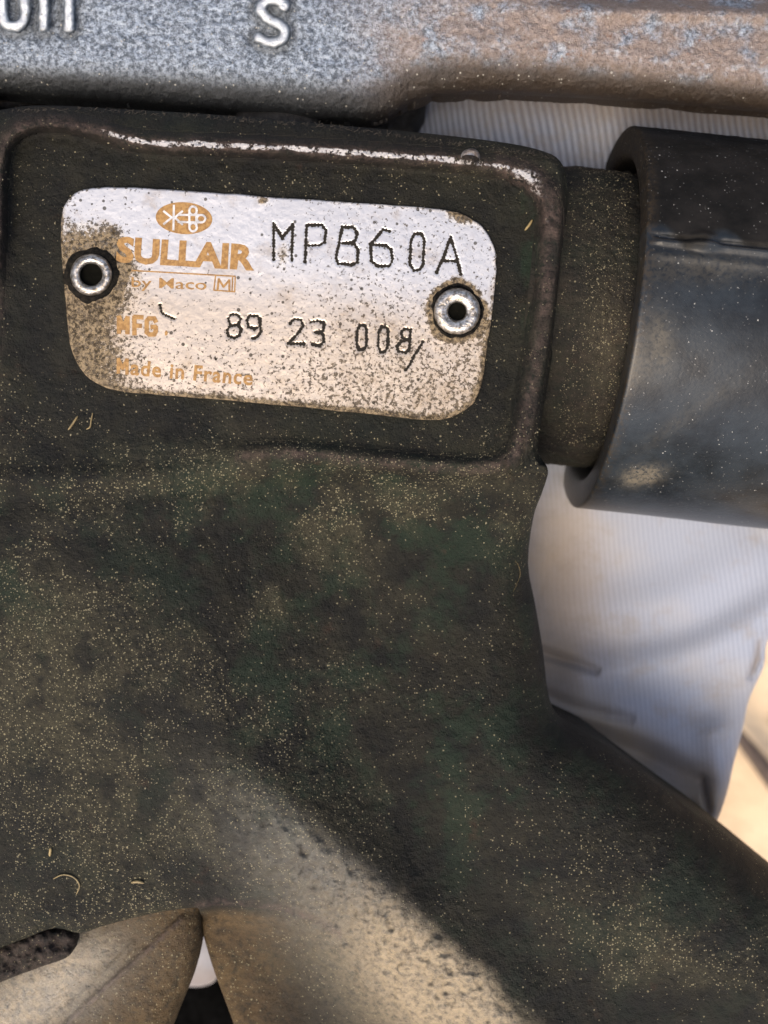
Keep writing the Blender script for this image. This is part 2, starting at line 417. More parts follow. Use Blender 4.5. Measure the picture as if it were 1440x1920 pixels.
# step down behind the arch, fading to the right; the lobe below it
ARCH = smooth_poly([(374, 1704), (410, 1697), (451, 1699), (500, 1704), (541, 1712), (600, 1735), (660, 1775), (720, 1830), (780, 1900), (820, 1980), (850, 2120)], 4, False)
ay = np.interp(u, [374, 410, 451, 500, 541, 600, 660, 720, 780, 820, 850], [1704, 1697, 1699, 1704, 1712, 1735, 1775, 1830, 1900, 1980, 2120])
dar = dline(u, v, ARCH); below_arch = (v > ay) & (u > 365) & (u < 850) & (v > 1690)
sa = np.where(below_arch, dar[0], -dar[0])*np.where((u > 365), 1, 0) + np.where(u <= 365, -99, 0)
stepf = sstep(640, 470, u)
z = z - 95*sstep(-.1, 1, sa/(16+150*sstep(395, 560, u)))*stepf - 40*sstep(-2, 140, sa)*(1-stepf)*sstep(1690, 1740, v)
# lobe is round towards the gap
lob = below_arch & (u < 700)
dg = np.abs(u-np.interp(v, [1700, 1770, 1860, 1925, 2010, 2120], [374, 386, 416, 440, 465, 500]))
z = z + np.where(lob, 30*sstep(0, 90, dg)*stepf*sstep(-.1, 1, sa/(16+150*sstep(395, 560, u))), 0)
# cast skin: lumps and pits
z = z + (fbm(u, v, 55, 3, 1)-.5)*7*(1-.5*ramp_in) + (fbm(u, v, 14, 3, 3)-.5)*4.0 + (RNG.rand(*u.shape)-.5)*.9
z = z + 9*np.exp(-(((u-882)/15)**2+((v-300)/15)**2)**1.5) + 1.5*np.sqrt(np.maximum(280-(u-882)**2-(v-298)**2, 0))   # weld bead on the rim
rough_patch = (gauss(u, v, 620, 1620, 190, 90, 42)+gauss(u, v, 850, 1840, 190, 100, 42))*sstep(40, -30, u-rx)
z = z + rough_patch*((fbm(u, v, 20, 4, 5)-.5)*17+(vnoise(u, v, 9, 2)-.5)*6)
# colour fields
wear = np.exp(-((s+wob*.8-2)/7.5)**2)*sstep(100, 260, u)*(v < 340)*1.12
wear = np.maximum(wear, .66*np.exp(-((s+wob-2)/24)**4)*sstep(640, 340, v)*(u > 930))
wear = np.maximum(wear, .50*np.exp(-((s+wob-4)/16)**2)*(((v < 900) & (u > 880)) | (u < 60)*(v < 800) | (v < 330)))
wear = np.maximum(wear, .45*np.exp(-((s+wob-2)/12)**2)*((v > 800) & (u > 440) & (u < 960)))
wear = np.maximum(wear, .55*(((u-882)**2+(v-300)**2) < 300))
wear = wear*(.40+1.05*fbm(u, v, 30, 4, 6))
wear = wear + .45*np.exp(-((dar[0]-4)/9)**2)*(~below_arch)*(u < 640)*(v > 1650)
dust = .08 + .85*gauss(u, v, 150, 1250, 300, 330, 10) + .55*gauss(u, v, 760, 960, 230, 50) + .35*gauss(u, v, 930, 600, 40, 220) + .35*gauss(u, v, 700, 850, 260, 40)
dust += .3*gauss(u, v, 250, 1600, 260, 120) + .5*gauss(u, v, 1280, 1800, 220, 110, 35)+ .25*gauss(u, v, 560, 330, 420, 30)
dust = np.clip(dust*(.15+1.9*sstep(.35, .68, fbm(u, v, 85, 4, 4)))*(1-.55*ramp_in), 0, 1)
green = np.clip(1.1*gauss(u, v, 560, 950, 160, 90)+1.0*gauss(u, v, 690, 1180, 230, 260)+.8*gauss(u, v, 40, 1090, 90, 120)+.8*gauss(u, v, 990, 480, 22, 90)+.7*gauss(u, v, 700, 1480, 160, 90)+.4*gauss(u, v, 1150, 1600, 250, 180)+.25, 0, 1)*(1-.75*ramp_in*(u < 975))
gold_sheen = np.clip(1.35*gauss(u, v, 830, 1855, 170, 80, 42)*sstep(45, -45, u-rx+(fbm(u, v, 40, 3, 4)-.5)*60)+0*u, 0, 1)  # sunlit highlight below the ridge, painted into the colour
grey = np.clip(.9*gauss(u, v, 650, 1670, 165, 80, 42), 0, 1)*(1-gold_sheen)*sstep(50, -60, u-rx)  # sky sheen higher up the ridge, painted as grey
tanm = .75*np.where(lob, 1, 0)*sstep(620, 430, u)*sstep(0, 20, sa)
R0.finish(z, dict(tan=tanm, wear=wear, dust=dust, green=green, gold_sheen=gold_sheen, grey=grey))
rim_mask = (np.abs(s-2) < 24) & ((v < 835) | (u > 560)) & (R0.u > -150) & (dc < 26)
rm = R0.cellmask(rim_mask)
body = adopt(R0.build('body_casting', M_CAST, None, ~rm, wall=True))
rim = adopt(R0.build('raised_rim', M_CAST, None, rm, wall=False))
rim['label'] = 'rusty raised rim worn to bright metal along its top edge'

bead = adopt(lathe_z('weld_bead', 882, 297, 34, [(19, -8), (18, 8), (14, 20), (8, 26), (.5, 28)], simple('worn_bead_metal', (.70, .66, .62), .3, .8, 1.5, 10, color2=(.16, .12, .10)), 40, .1))
# --- left lobe of the casting seen under the arch
LOBE = smooth_poly([(-200, 1760), (0, 1700), (200, 1660), (374, 1660), (378, 1712), (377, 1770), (362, 1830), (342, 1880), (324, 1925), (290, 2010), (240, 2120), (-200, 2120)], 4)
R1 = Relief(LOBE, 3.2, -185)
u, v = R1.u, R1.v
z = -95 - .32*np.clip(374-u, 0, 400)*.18 + (fbm(u, v, 40, 3, 1)-.5)*8+(fbm(u, v, 12, 3, 2)-.5)*4
z -= (60-np.sqrt(np.maximum(3600-(60-np.clip(R1.d, 0, 60))**2, 0)))*1.1
ln = dline(u, v, [(120, 1925), (200, 1850), (300, 1760), (340, 1722)])[0]; z += 7*np.exp(-(ln/6)**2)
ln2 = dline(u, v, [(40, 1960), (160, 1860), (250, 1770)])[0]; z += 4*np.exp(-(ln2/5)**2)
gold_sheen = 1.1*gauss(u, v, 40, 1895, 110, 50, -30)+.5*gauss(u, v, 150, 1800, 60, 30, -30); grey = .6*gauss(u, v, 90, 1860, 120, 60, -35); tanm = .75*sstep(60, 220, u+.25*(v-1800))*(1-np.clip(gold_sheen, 0, 1))  # gold and grey paint the lit pale patch at the lobe's lower left
wear = .55*np.exp(-(ln/6)**2)
dust = .45+0*u; green = .1+0*u
R1.finish(z, dict(tan=tanm, wear=wear, dust=dust, green=green, gold_sheen=gold_sheen, grey=grey))
lobe = adopt(R1.build('fork_lobe', M_CAST)); lobe['label'] = 'tan worn lobe of the casting under the arch at lower left'

# reddish lip under the arch edge at the far left
LIP = smooth_poly([(-200, 1840), (0, 1768), (60, 1750), (104, 1736), (138, 1750), (132, 1790), (80, 1812), (0, 1842), (-200, 1930)], 4)
R2 = Relief(LIP, 3.0, -300); u, v = R2.u, R2.v
z = -58+(fbm(u, v, 18, 4, 2)-.5)*30-(22-np.sqrt(np.maximum(484-(22-np.clip(R2.d, 0, 22))**2, 0)))
R2.finish(z, dict(wear=.3+0*u, dust=.15+0*u, green=0*u, gold_sheen=0*u, grey=0*u))
adopt(R2.build('lip', M_CAST))

# --- neck and grip: cylinders about a slightly dropping axis
AX = np.array([math.cos(math.radians(6.3)), -math.sin(math.radians(6.3)), .012]); AX /= np.linalg.norm(AX)
UP = np.array([0, 0, 1.0]); UP = UP-AX*UP.dot(AX); UP /= np.linalg.norm(UP); SIDE = np.cross(UP, AX)  # SIDE points up in the picture
ZC = -290.0
def axpt(u0): # point on the axis seen at photo x = u0
    v0 = 607+(u0-1120)*.105
    k = (D-ZC)/D
    return np.array([(u0-720)*k, (960-v0)*k, ZC])
C0 = axpt(1120)
def lathe_axis(name, prof, mat, nang=420, rfun=None, attrf=None, a0=-math.pi, a1=math.pi):
    """prof: (t, r) along the axis from C0, in pixels"""
    prof = np.array(prof, float); ang = np.linspace(a0, a1, nang)
    T, A = np.meshgrid(prof[:, 0], ang, indexing='ij'); Rr = np.repeat(prof[:, 1:2], nang, 1)
    if rfun is not None: Rr = Rr+rfun(T, A)
    p = C0+T[..., None]*AX+Rr[..., None]*(np.cos(A)[..., None]*UP+np.sin(A)[..., None]*SIDE)
    n, m = T.shape; idx = np.arange(n*m).reshape(n, m)
    q = np.stack([idx[:-1, :-1], idx[:-1, 1:], idx[1:, 1:], idx[1:, :-1]], -1).reshape(-1, 4)[:, ::-1]
    k = (D-p[..., 2])/D; uu = p[..., 0]/k+720; vv = 960-p[..., 1]/k
    at = {kk: a.ravel() for kk, a in (attrf(T, A, uu, vv) if attrf else {}).items()}
    return adopt(put(name, raw_mesh(name, p.reshape(-1, 3)*PX, q, at), mat)), (p, uu, vv)
def neck_attr(T, A, uu, vv):
    o = 0*uu
    return dict(wear=.15*fbm(uu, vv, 60, 3, 1), dust=np.clip(.12+.5*gauss(uu, vv, 1130, 640, 25, 80)+.3*gauss(uu, vv, 1100, 360, 50, 60), 0, 1), green=.25+o, gold_sheen=.06*gauss(uu, vv, 1140, 640, 22, 90, 8), grey=o)
NR = 313
prof = [(-190, NR-6), (-120, NR-2)]+[(t, NR) for t in np.arange(-100, 36, 3.0)]+[(40, NR-3), (45, NR-12), (300, NR-12)]
neck, (NP_, nu, nv) = lathe_axis('neck', prof, M_CAST, 620, lambda T, A: (fbm(T+900, A*NR, 40, 3, 2)-.5)*7+(fbm(T+900, A*NR, 11, 3, 4)-.5)*4-14*np.exp(-((T-22)/5)**2)*(np.cos(A) > -.5)*.5, neck_attr)
# grip sleeve: a hollow tube with rounded end; parting ridge along it
GR = 402; GIN = 338
A_SEAM = .19
def grip_r(T, A):
    lin = (T > 14)
    ridge = 8*np.exp(-((A-A_SEAM+.012)*GR/6)**2)-9*np.exp(-((A-A_SEAM-.020)*GR/4)**2)+4*np.exp(-((A-A_SEAM+.07)*GR/9)**2)
    blob = 10*np.exp(-(((T-100)/26)**2+((A-A_SEAM-.012)*GR/18)**2)**2)
    n = (fbm(T, A*GR, 140, 2, 3)-.5)*2.0
    n2 = (fbm(T, A*GR, 16, 3, 5)-.5)*3.2*(A > A_SEAM)*(A < 2.2)
    scal = 5*sstep(.2, .9, A)*sstep(2.0, 1.2, A)
    return lin*(ridge+blob+n+n2-scal*0)
def grip_attr(T, A, uu, vv):
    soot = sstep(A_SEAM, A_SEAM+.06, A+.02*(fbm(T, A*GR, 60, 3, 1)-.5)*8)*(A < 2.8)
    sm = gauss(uu, vv, 1205, 892, 24, 11, -12)*1.6+.5*gauss(uu, vv, 1236, 640, 18, 38)+.25*gauss(uu, vv, 1195, 690, 18, 26)+.16*gauss(uu, vv, 1290, 780, 90, 12, -35)+.3*gauss(uu, vv, 1330, 500, 120, 22)
    ed = np.exp(-((T-0)/9)**2)+(T < 5)*.8
    return dict(sooty=soot*.95, smudge=np.clip(sm*(.5+fbm(uu, vv, 14, 3, 2)), 0, 1), edge=np.clip(ed, 0, 1)*.8)
prof = [(330, GIN-8), (60, GIN-4), (10, GIN), (3, GIN+3), (-1, GIN+9), (-3, GIN+20), (-3, GIN+34), (-2.5, GR-6), (-1.5, GR-2.5), (1, GR-.6), (5, GR)]
prof += [(t, GR) for t in np.arange(22, 760, 5.0)]
prof += [(764, GR-6), (770, GR-24), (770, 20), (770, .5)]
grip, _ = lathe_axis('handle_grip', prof, M_GRIP, 760, grip_r, grip_attr)
grip['label'] = 'thick dark grey cylindrical grip with a parting line'

# --- throttle lever across the top with raised characters
LEV = smooth_poly([(-200, -200), (-200, 172), (0, 180), (200, 192), (400, 208), (600, 226), (690, 232), (730, 222), (765, 198), (810, 182), (880, 177), (950, 178),
                   (1100, 185), (1250, 195), (1440, 212), (1660, 232), (1660, -200)], 3)
R3 = Relief(LEV, 2.9, -205); u, v = R3.u, R3.v
E_ = np.interp(u, [-200, 0, 150, 300, 600, 660, 700, 740, 780, 830, 900, 1050, 1200, 1440, 1660], [100, 110, 114, 120, 134, 134, 124, 104, 90, 84, 86, 97, 116, 143, 170])
bot = np.interp(u, [-200, 0, 200, 400, 600, 690, 730, 765, 810, 880, 950, 1100, 1250, 1440, 1660], [172, 180, 192, 208, 226, 232, 222, 198, 182, 177, 178, 185, 195, 212, 232])
t = np.clip((v-E_+14)/(bot-E_+14), 0, 1)
z = -70-115*(1-np.sqrt(np.maximum(1-t**2.3, 0)))
z -= 16*gauss(u, v, 730, 120, 60, 50)
z += 10*np.exp(-((v-(20+.02*(u-1000)))/12)**2)*sstep(960, 1150, u) - 26*sstep(14, -10, v-(.02*(u-1000)))*sstep(960, 1150, u)
CH = {'zero': smooth_poly([(24, -34), (6, -22), (4, 10), (6, 34), (14, 48), (28, 50), (40, 44), (46, 28), (46, 0), (42, -24)], 4),
      'one_a': np.array([(66, -20), (82, -36), (82, 52)]), 'one_b': np.array([(112, -20), (129, -36), (129, 52)]),
      'ess': smooth_poly([(533, 12), (528, 3), (514, -1), (499, 3), (489, 13), (492, 26), (506, 36), (522, 45), (533, 56), (531, 70), (518, 79), (500, 79), (486, 71)], 4, False)}
CH['zero'] = np.vstack([CH['zero'], CH['zero'][:1]])
raised = np.zeros(u.shape); rms = {}
for k, pts in CH.items():
    d = dline(u, v, pts)[0]; f = sstep(12.5, 4.5, d+(fbm(u, v, 12, 2, 2)-.5)*5); raised = np.maximum(raised, f); rms[k] = d < 14
    z -= 4*np.exp(-((d-19)/8)**2)
z += 17*raised
z += (fbm(u, v, 60, 3, 2)-.5)*8+(fbm(u, v, 12, 3, 4)-.5)*5.5+(RNG.rand(*u.shape)-.5)*1.6
sideA = sstep(.12, .62, t)*.96  # shade of the rounded lower side is put into the colour
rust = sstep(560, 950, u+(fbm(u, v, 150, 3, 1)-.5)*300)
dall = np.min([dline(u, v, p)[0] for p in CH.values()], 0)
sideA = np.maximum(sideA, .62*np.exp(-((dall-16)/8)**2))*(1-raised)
raised = np.maximum(raised, .5*np.exp(-((v-E_+8)/17)**2)*sstep(760, 1000, u)*sstep(.30, .72, fbm(u, v, 9, 4, 3)))  # also paints a bright highlight along the face edge, right half
R3.finish(z, dict(raised=raised, side=sideA, rust=rust))
cms = {k: R3.cellmask(m) for k, m in rms.items()}
allc = np.zeros_like(R3.cells)
for m in cms.values(): allc |= m
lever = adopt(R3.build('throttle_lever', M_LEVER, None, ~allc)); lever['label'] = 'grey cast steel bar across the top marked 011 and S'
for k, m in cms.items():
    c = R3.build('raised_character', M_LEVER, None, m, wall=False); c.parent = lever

# --- dark rear casting added as the shade in the gap between lever and body, with a bolt head
R4 = Relief(smooth_poly([(-200, 120), (400, 130), (750, 150), (800, 186), (775, 238), (700, 330), (-200, 330)], 3), 5, -520)  # right end reaches over the cloth in place of a shadow there
u, v = R4.u, R4.v
z = -300+(fbm(u, v, 50, 3, 1)-.5)*30+(fbm(u, v, 12, 3, 2)-.5)*9 + 90*gauss(u, v, 10, 190, 60, 30)
z -= (60-np.sqrt(np.maximum(3600-(60-np.clip(R4.d, 0, 60))**2, 0)))*1.0
R4.finish(z); adopt(R4.build('rear_casting', M_DARK))
adopt(lathe_z('bolt_head', 522, 232, -150, [(84, -60), (80, -16), (60, 0), (30, 10), (.5, 12)], M_LEVER and M_DARK, wob=.1))

# --- name plate
PL = smooth_poly([(186, 351), (260, 352), (330, 357), (420, 362), (520, 370), (640, 378), (740, 385), (830, 393), (868, 402), (905, 426), (926, 462),
                  (930, 505), (924, 580), (912, 660), (903, 720), (886, 757), (852, 779), (810, 787), (700, 777), (560, 762), (420, 750), (300, 740), (232, 734),
                  (190, 724), (155, 697), (134, 655), (126, 600), (120, 530), (115, 460), (115, 412), (124, 380), (148, 359)], 4)
pr = PL + np.stack([(fbm(PL[:, 0]*9, PL[:, 1]*9, 60, 2, 1)-.5)*3, (fbm(PL[:, 0]*9, PL[:, 1]*9, 60, 2, 2)-.5)*3], -1)
R5 = Relief(pr, 1.5, 1); u, v = R5.u, R5.v
STROKES = {  # stamped characters as pen strokes
 'M': [(513, 486), (513, 418), (529, 447), (549, 421), (547, 488)], 'P': [(572, 490), (575, 422), (604, 422), (611, 432), (608, 454), (600, 460), (574, 460)],
 'B': [(630, 484), (642, 425), (663, 427), (670, 437), (665, 454), (643, 456), (665, 457), (672, 470), (669, 492), (661, 497), (634, 494), (630, 484)],
 '6': [(730, 434), (718, 431), (706, 445), (695, 458), (697, 489), (706, 499), (730, 499), (736, 487), (733, 468), (724, 460), (698, 459)],
 '0': [(777, 439), (791, 438), (796, 450), (793, 497), (787, 506), (776, 507), (769, 495), (770, 452), (777, 439)],
 'A': [(819, 510), (831, 484), (845, 444), (855, 478), (864, 514)], 'Abar': [(829, 489), (856, 489)],
 '8': [(431, 608), (428, 598), (433, 590), (445, 590), (451, 598), (448, 608), (431, 611), (426, 620), (429, 631), (440, 634), (449, 629), (452, 618), (446, 609)],
 '9': [(486, 597), (482, 592), (468, 592), (464, 600), (466, 613), (478, 617), (487, 612), (488, 598), (489, 622), (482, 633), (474, 634)],
 '2': [(545, 606), (550, 598), (564, 600), (568, 610), (560, 624), (540, 644), (570, 645)],
 '3': [(583, 604), (596, 602), (609, 605), (606, 620), (590, 623), (607, 626), (607, 640), (600, 648), (585, 646)],
 '0a': [(675, 610), (684, 609), (687, 618), (687, 648), (682, 656), (673, 655), (669, 645), (670, 618), (675, 610)],
 '0b': [(716, 613), (725, 614), (728, 624), (727, 650), (722, 660), (713, 660), (709, 648), (710, 622), (716, 613)],
 '8a': [(770, 618), (758, 617), (752, 624), (756, 635), (768, 638), (768, 655), (760, 661), (747, 659), (744, 650), (752, 640), (768, 636), (770, 618)],
 'slash': [(792, 641), (786, 652), (774, 672), (768, 684), (760, 694)], 'tick': [(300, 572), (303, 586), (312, 592), (326, 598)]}
ink = np.zeros(u.shape)
for k, p in STROKES.items():
    p = np.array(p, float); lo = p.min(0)-14; hi = p.max(0)+14; jj = np.where((R5.us > lo[0]) & (R5.us < hi[0]))[0]; ii = np.where((R5.vs > lo[1]) & (R5.vs < hi[1]))[0]
    sl = (slice(ii[0], ii[-1]+1), slice(jj[0], jj[-1]+1)); uu, vv = u[sl], v[sl]
    d, bx, by, tt = dline(uu, vv, p)
    L = np.hypot(*np.diff(p, axis=0).T).sum()
    w = 3.0 if k not in ('slash', 'tick') else 2.6
    dots = 1.2*np.cos(tt*L/6.0*2*math.pi)
    d = d-dots*.6+(fbm(uu, vv, 8, 2, 3)-.5)*3.2
    ink[sl] = np.maximum(ink[sl], sstep(w+1.6, w-1.4, d))
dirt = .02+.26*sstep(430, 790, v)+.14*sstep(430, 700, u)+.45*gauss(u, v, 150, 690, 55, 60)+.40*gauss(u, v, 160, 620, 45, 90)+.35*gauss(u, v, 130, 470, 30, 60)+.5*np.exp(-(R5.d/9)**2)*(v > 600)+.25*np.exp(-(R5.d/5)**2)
for (cu, cv, r, a) in ((172, 515, 60, 1.6), (857, 585, 52, 1.2)):
    rr = np.hypot(u-cu, v-cv)+(fbm(u, v, 26, 4, 5)-.5)*26; dirt = dirt+a*sstep(r+16, r-8, rr)+.5*sstep(r+60, r, rr)*(cu < 500)
dirt += .9*gauss(u, v, 865, 405, 16, 9, 20)+.8*gauss(u, v, 493, 376, 7, 6)+.45*gauss(u, v, 530, 478, 9, 18, 10)+.6*gauss(u, v, 212, 440, 14, 14)
warm_reflect = sstep(420, 560, v-.12*(u-100))*.65  # warm reflection on the lower plate, put into its colour
z = 7.5+2.0*fbm(u, v, 160, 2, 3)-1.3*ink+1.0*np.exp(-((1-ink)/.35-1.2)**2)*(ink > 0)*0-(2.5-np.sqrt(np.maximum(6.25-(2.5-np.clip(R5.d, 0, 2.5))**2, 0)))
z += 5*sstep(470, 340, v)*0 + (fbm(u, v, 11, 2, 6)-.5)*.5
z += -7*sstep(300, 0, np.hypot(u-520, (v-565)*1.2)-330)*0
R5.finish(z, dict(ink=ink, dirt=dirt, warm_reflect=warm_reflect))
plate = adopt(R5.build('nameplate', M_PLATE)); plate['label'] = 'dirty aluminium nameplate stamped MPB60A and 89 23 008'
def pz(uu, vv): return R5.sample(np.array([uu*1.0]), np.array([vv*1.0]))[0]

# grime collars and hollow rivets
for (cu, cv, ro, ri, rg) in ((171, 515, 39, 21, 51), (857, 584, 43, 17, 49)):
    g = lathe_z('grime_ring', cu, cv, 8.5, [(rg+3, -2.0), (rg-2, 1.5), (rg-8, 3.5), (ro+2, 4.5), (ro-6, 2)], M_GRIME, 110, .24); g.parent = plate
    prof = [(ro, -2), (ro+.5, 6), (ro-1.5, 13), (ro-6, 18), (ro-11, 19.5), (ri+4, 17.5), (ri+1, 14), (ri, 8), (ri-1, -4), (ri-2, -6)]
    r = lathe_z('rivet', cu, cv, 8.5, prof, M_RIVET, 80, .03); r.parent = plate
    h = lathe_z('rivet_hole', cu, cv, 8.5, [(ri+1.5, 3.0), (ri*.5, 1.2), (.4, .8)], M_HOLE, 48, .05); h.parent = plate  # black disc stands in for the shade down the hole
bpy.context.view_layer.update()

# gold print: text meshes placed on the plate
def text_part(txt, name, u0, v0, u1, v1, h, bold=0.0, slant=0.0, gap=1.0, mat=M_PRINT, shear=0.0):
    """text whose baseline runs from (u0,v0) to (u1,v1), capital height h"""
    cu = bpy.data.curves.new('t', 'FONT'); cu.body = txt; cu.size = 1.0; cu.offset = bold; cu.space_character = gap; cu.resolution_u = 3; cu.extrude = 0
    o = bpy.data.objects.new('t', cu); COL.objects.link(o)
    dg = bpy.context.evaluated_depsgraph_get(); me = bpy.data.meshes.new_from_object(o.evaluated_get(dg))
    bpy.data.objects.remove(o)
    co = np.zeros(len(me.vertices)*3); me.vertices.foreach_get('co', co); co = co.reshape(-1, 3)
    x0, x1 = co[:, 0].min(), co[:, 0].max(); capy = .73
    fx = (co[:, 0]-x0)/(x1-x0); fy = co[:, 1]/capy
    dx, dy = u1-u0, v1-v0; L = math.hypot(dx, dy); nx, ny = dy/L, -dx/L
    uu = u0+dx*fx+nx*fy*h+shear*fy*h; vv = v0+dy*fx+ny*fy*h
    vv = vv+(fbm(uu, vv, 9, 2, 1)-.5)*1.6; uu = uu+(fbm(uu, vv, 9, 2, 2)-.5)*1.6
    zz = R5.sample(uu, vv)+.45
    me.vertices.foreach_set('co', U(uu, vv, zz).astype(np.float32).ravel()); me.update()
    o = put(name, me, mat, None, False); o.parent = plate
    return o
text_part('SULLAIR', 'maker_name', 217, 489, 477, 505, 46, .045, gap=1.0)['label'] = 'ochre printed SULLAIR'
text_part('by Maco', 'printed_word', 246, 538, 387, 543, 20, .008)

text_part('.', 'printed_word', 308, 627, 314, 628, 44, .02)
text_part('ade in France', 'printed_word', 244, 702, 473, 722, 29, .026, gap=1.12)
def ribbon(name, strokes, w, mat, dz=.5, parent=plate):
    V = []; F = []
    for p in strokes:
        p = np.array(p, float)
        for i in range(len(p)-1):
            a, b = p[i], p[i+1]; L = np.hypot(*(b-a))
            if L < 1e-6: continue
            t = (b-a)/L; n_ = np.array([-t[1], t[0]])*w/2; a2 = a-t*w*.25; b2 = b+t*w*.25; k = len(V)
            V += [a2+n_, a2-n_, b2-n_, b2+n_]; F.append((k, k+1, k+2, k+3))
    V = np.array(V); zz = R5.sample(V[:, 0], V[:, 1])+dz+np.repeat(np.arange(len(F)), 4)*.02
    o = put(name, raw_mesh(name, U(V[:, 0], V[:, 1], zz), np.array(F)[:, ::-1]), mat, None, False); o.parent = parent
    return o
ribbon('printed_frame', [[(247, 507), (441, 518), (440, 547), (401, 544), (404, 517)], [(436, 520), (435, 546)]], 2.6, M_PRINT)
ribbon('printed_monogram', [[(408, 543), (410, 523), (419, 538), (430, 525), (430, 545)]], 4.0, M_PRINT)
ribbon('printed_word', [[(223, 624), (223, 594), (231, 616), (239, 595), (239, 625)], [(252, 627), (252, 594), (267, 595)], [(252, 610), (264, 611)], [(292, 603), (289, 597), (279, 597), (275, 602), (275, 623), (280, 627), (289, 627), (292, 621), (292, 613), (284, 613)]], 8.5, M_PRINT)
ribbon('printed_word', [[(222, 699), (222, 673), (230, 691), (238, 674), (238, 701)]], 6.6, M_PRINT)
# oval emblem with pale knot symbol
a = np.linspace(0, 2*math.pi, 64, endpoint=False); ec = (345, 409)
ex = ec[0]+53*np.cos(a); ey = ec[1]+30*np.sin(a)+.045*(ex-ec[0])
me = bpy.data.meshes.new('emblem'); me.from_pydata([tuple(x) for x in U(ex, ey, R5.sample(ex, ey)+.5)], [], [tuple(range(63, -1, -1))])
em = put('emblem', me, M_PRINT, None, False); em.parent = plate; em['label'] = 'ochre oval emblem with a pale knot symbol'
def ring(cx_, cy_, rx_, ry_): return [(cx_+rx_*math.cos(b), cy_+ry_*math.sin(b)) for b in np.linspace(0, 2*math.pi, 15)]
ribbon('emblem_symbol', [[(326, 385), (325, 431)], [(307, 396), (322, 408), (307, 420)], [(342, 396), (328, 408), (342, 421)], [(334, 403), (372, 403)], [(334, 416), (372, 417)],
        [(355, 398), (355, 422)], [(368, 398), (368, 424)], ring(362, 395, 7, 8), ring(362, 426, 7, 8), ring(377, 410, 8, 7)], 4.0, M_SYMBOL, 1.0)

# ------------------------------------------------------------------ loose grit on the casting, neck and grip
def grains(name, uu, vv, zz, size, mat, parent):
    n = len(uu); base = U(uu, vv, zz)
    oct_ = np.array([(1, 0, 0), (0, 1, 0), (-1, 0, 0), (0, -1, 0), (0, 0, 1), (0, 0, -1)], float)
    fc = np.array([(0, 1, 4), (1, 2, 4), (2, 3, 4), (3, 0, 4), (1, 0, 5), (2, 1, 5), (3, 2, 5), (0, 3, 5)])
    an = RNG.rand(n)*2*math.pi; c, s_ = np.cos(an), np.sin(an)
    sc = size[:, None]*np.stack([.6+RNG.rand(n)*.9, .5+RNG.rand(n)*.5, .35+RNG.rand(n)*.4], -1)
    v_ = oct_[None]*sc[:, None]*(.75+.5*RNG.rand(n, 6, 1)); x = v_[..., 0]*c[:, None]-v_[..., 1]*s_[:, None]; y = v_[..., 0]*s_[:, None]+v_[..., 1]*c[:, None]
    V = base[:, None]+np.stack([x, y, v_[..., 2]], -1)*PX
    F = (fc[None]+np.arange(n)[:, None, None]*6).reshape(-1, 3)
    o = put(name, raw_mesh(name, V.reshape(-1, 3), F), mat, None, False); o['kind'] = 'stuff'
    return adopt(o) if parent is tool else o
N = 130000
gu = RNG.uniform(-50, 1640, N); gv = RNG.uniform(200, 2050, N); ins = inside(gu, gv, R0.poly)
gu, gv = gu[ins], gv[ins]
dens = .02+.6*gauss(gu, gv, 150, 1200, 230, 260, 10)+.75*gauss(gu, gv, 780, 935, 230, 45)+.35*gauss(gu, gv, 260, 1560, 260, 130)+.45*gauss(gu, gv, 960, 720, 40, 160)+.35*gauss(gu, gv, 650, 830, 330, 35)+.12*gauss(gu, gv, 1290, 1800, 190, 80, 35)+.18*gauss(gu, gv, 560, 340, 500, 30)
dens = dens+.16*inside(gu, gv, CREST)
clump = sstep(.42, .70, fbm(gu, gv, 60, 4, 5))**1.6*2.2; keep = RNG.rand(len(gu)) < dens*(.04+clump)*.42
keep &= ~inside(gu, gv, PL)
gu, gv = gu[keep], gv[keep]; sz = .55+1.9*RNG.rand(len(gu))**5
print('grains', len(gu))
grains('surface_grit', gu, gv, R0.sample(gu, gv)+.3, sz, M_DUST, tool)
i = RNG.randint(0, nu.shape[0]*nu.shape[1], 11000); fu, fv, fz = nu.ravel()[i], nv.ravel()[i], (NP_[..., 2]).ravel()[i]
k = (fz > -150) & (fu > 1042) & (fu < 1185); fu, fv, fz = fu[k], fv[k], fz[k]
fu = fu+RNG.uniform(-2, 2, len(fu)); fv = fv+RNG.uniform(-2, 2, len(fv))
grains('neck_grit', fu, fv, fz+.5, .5+1.3*RNG.rand(len(fu))**4, M_DUST, tool)

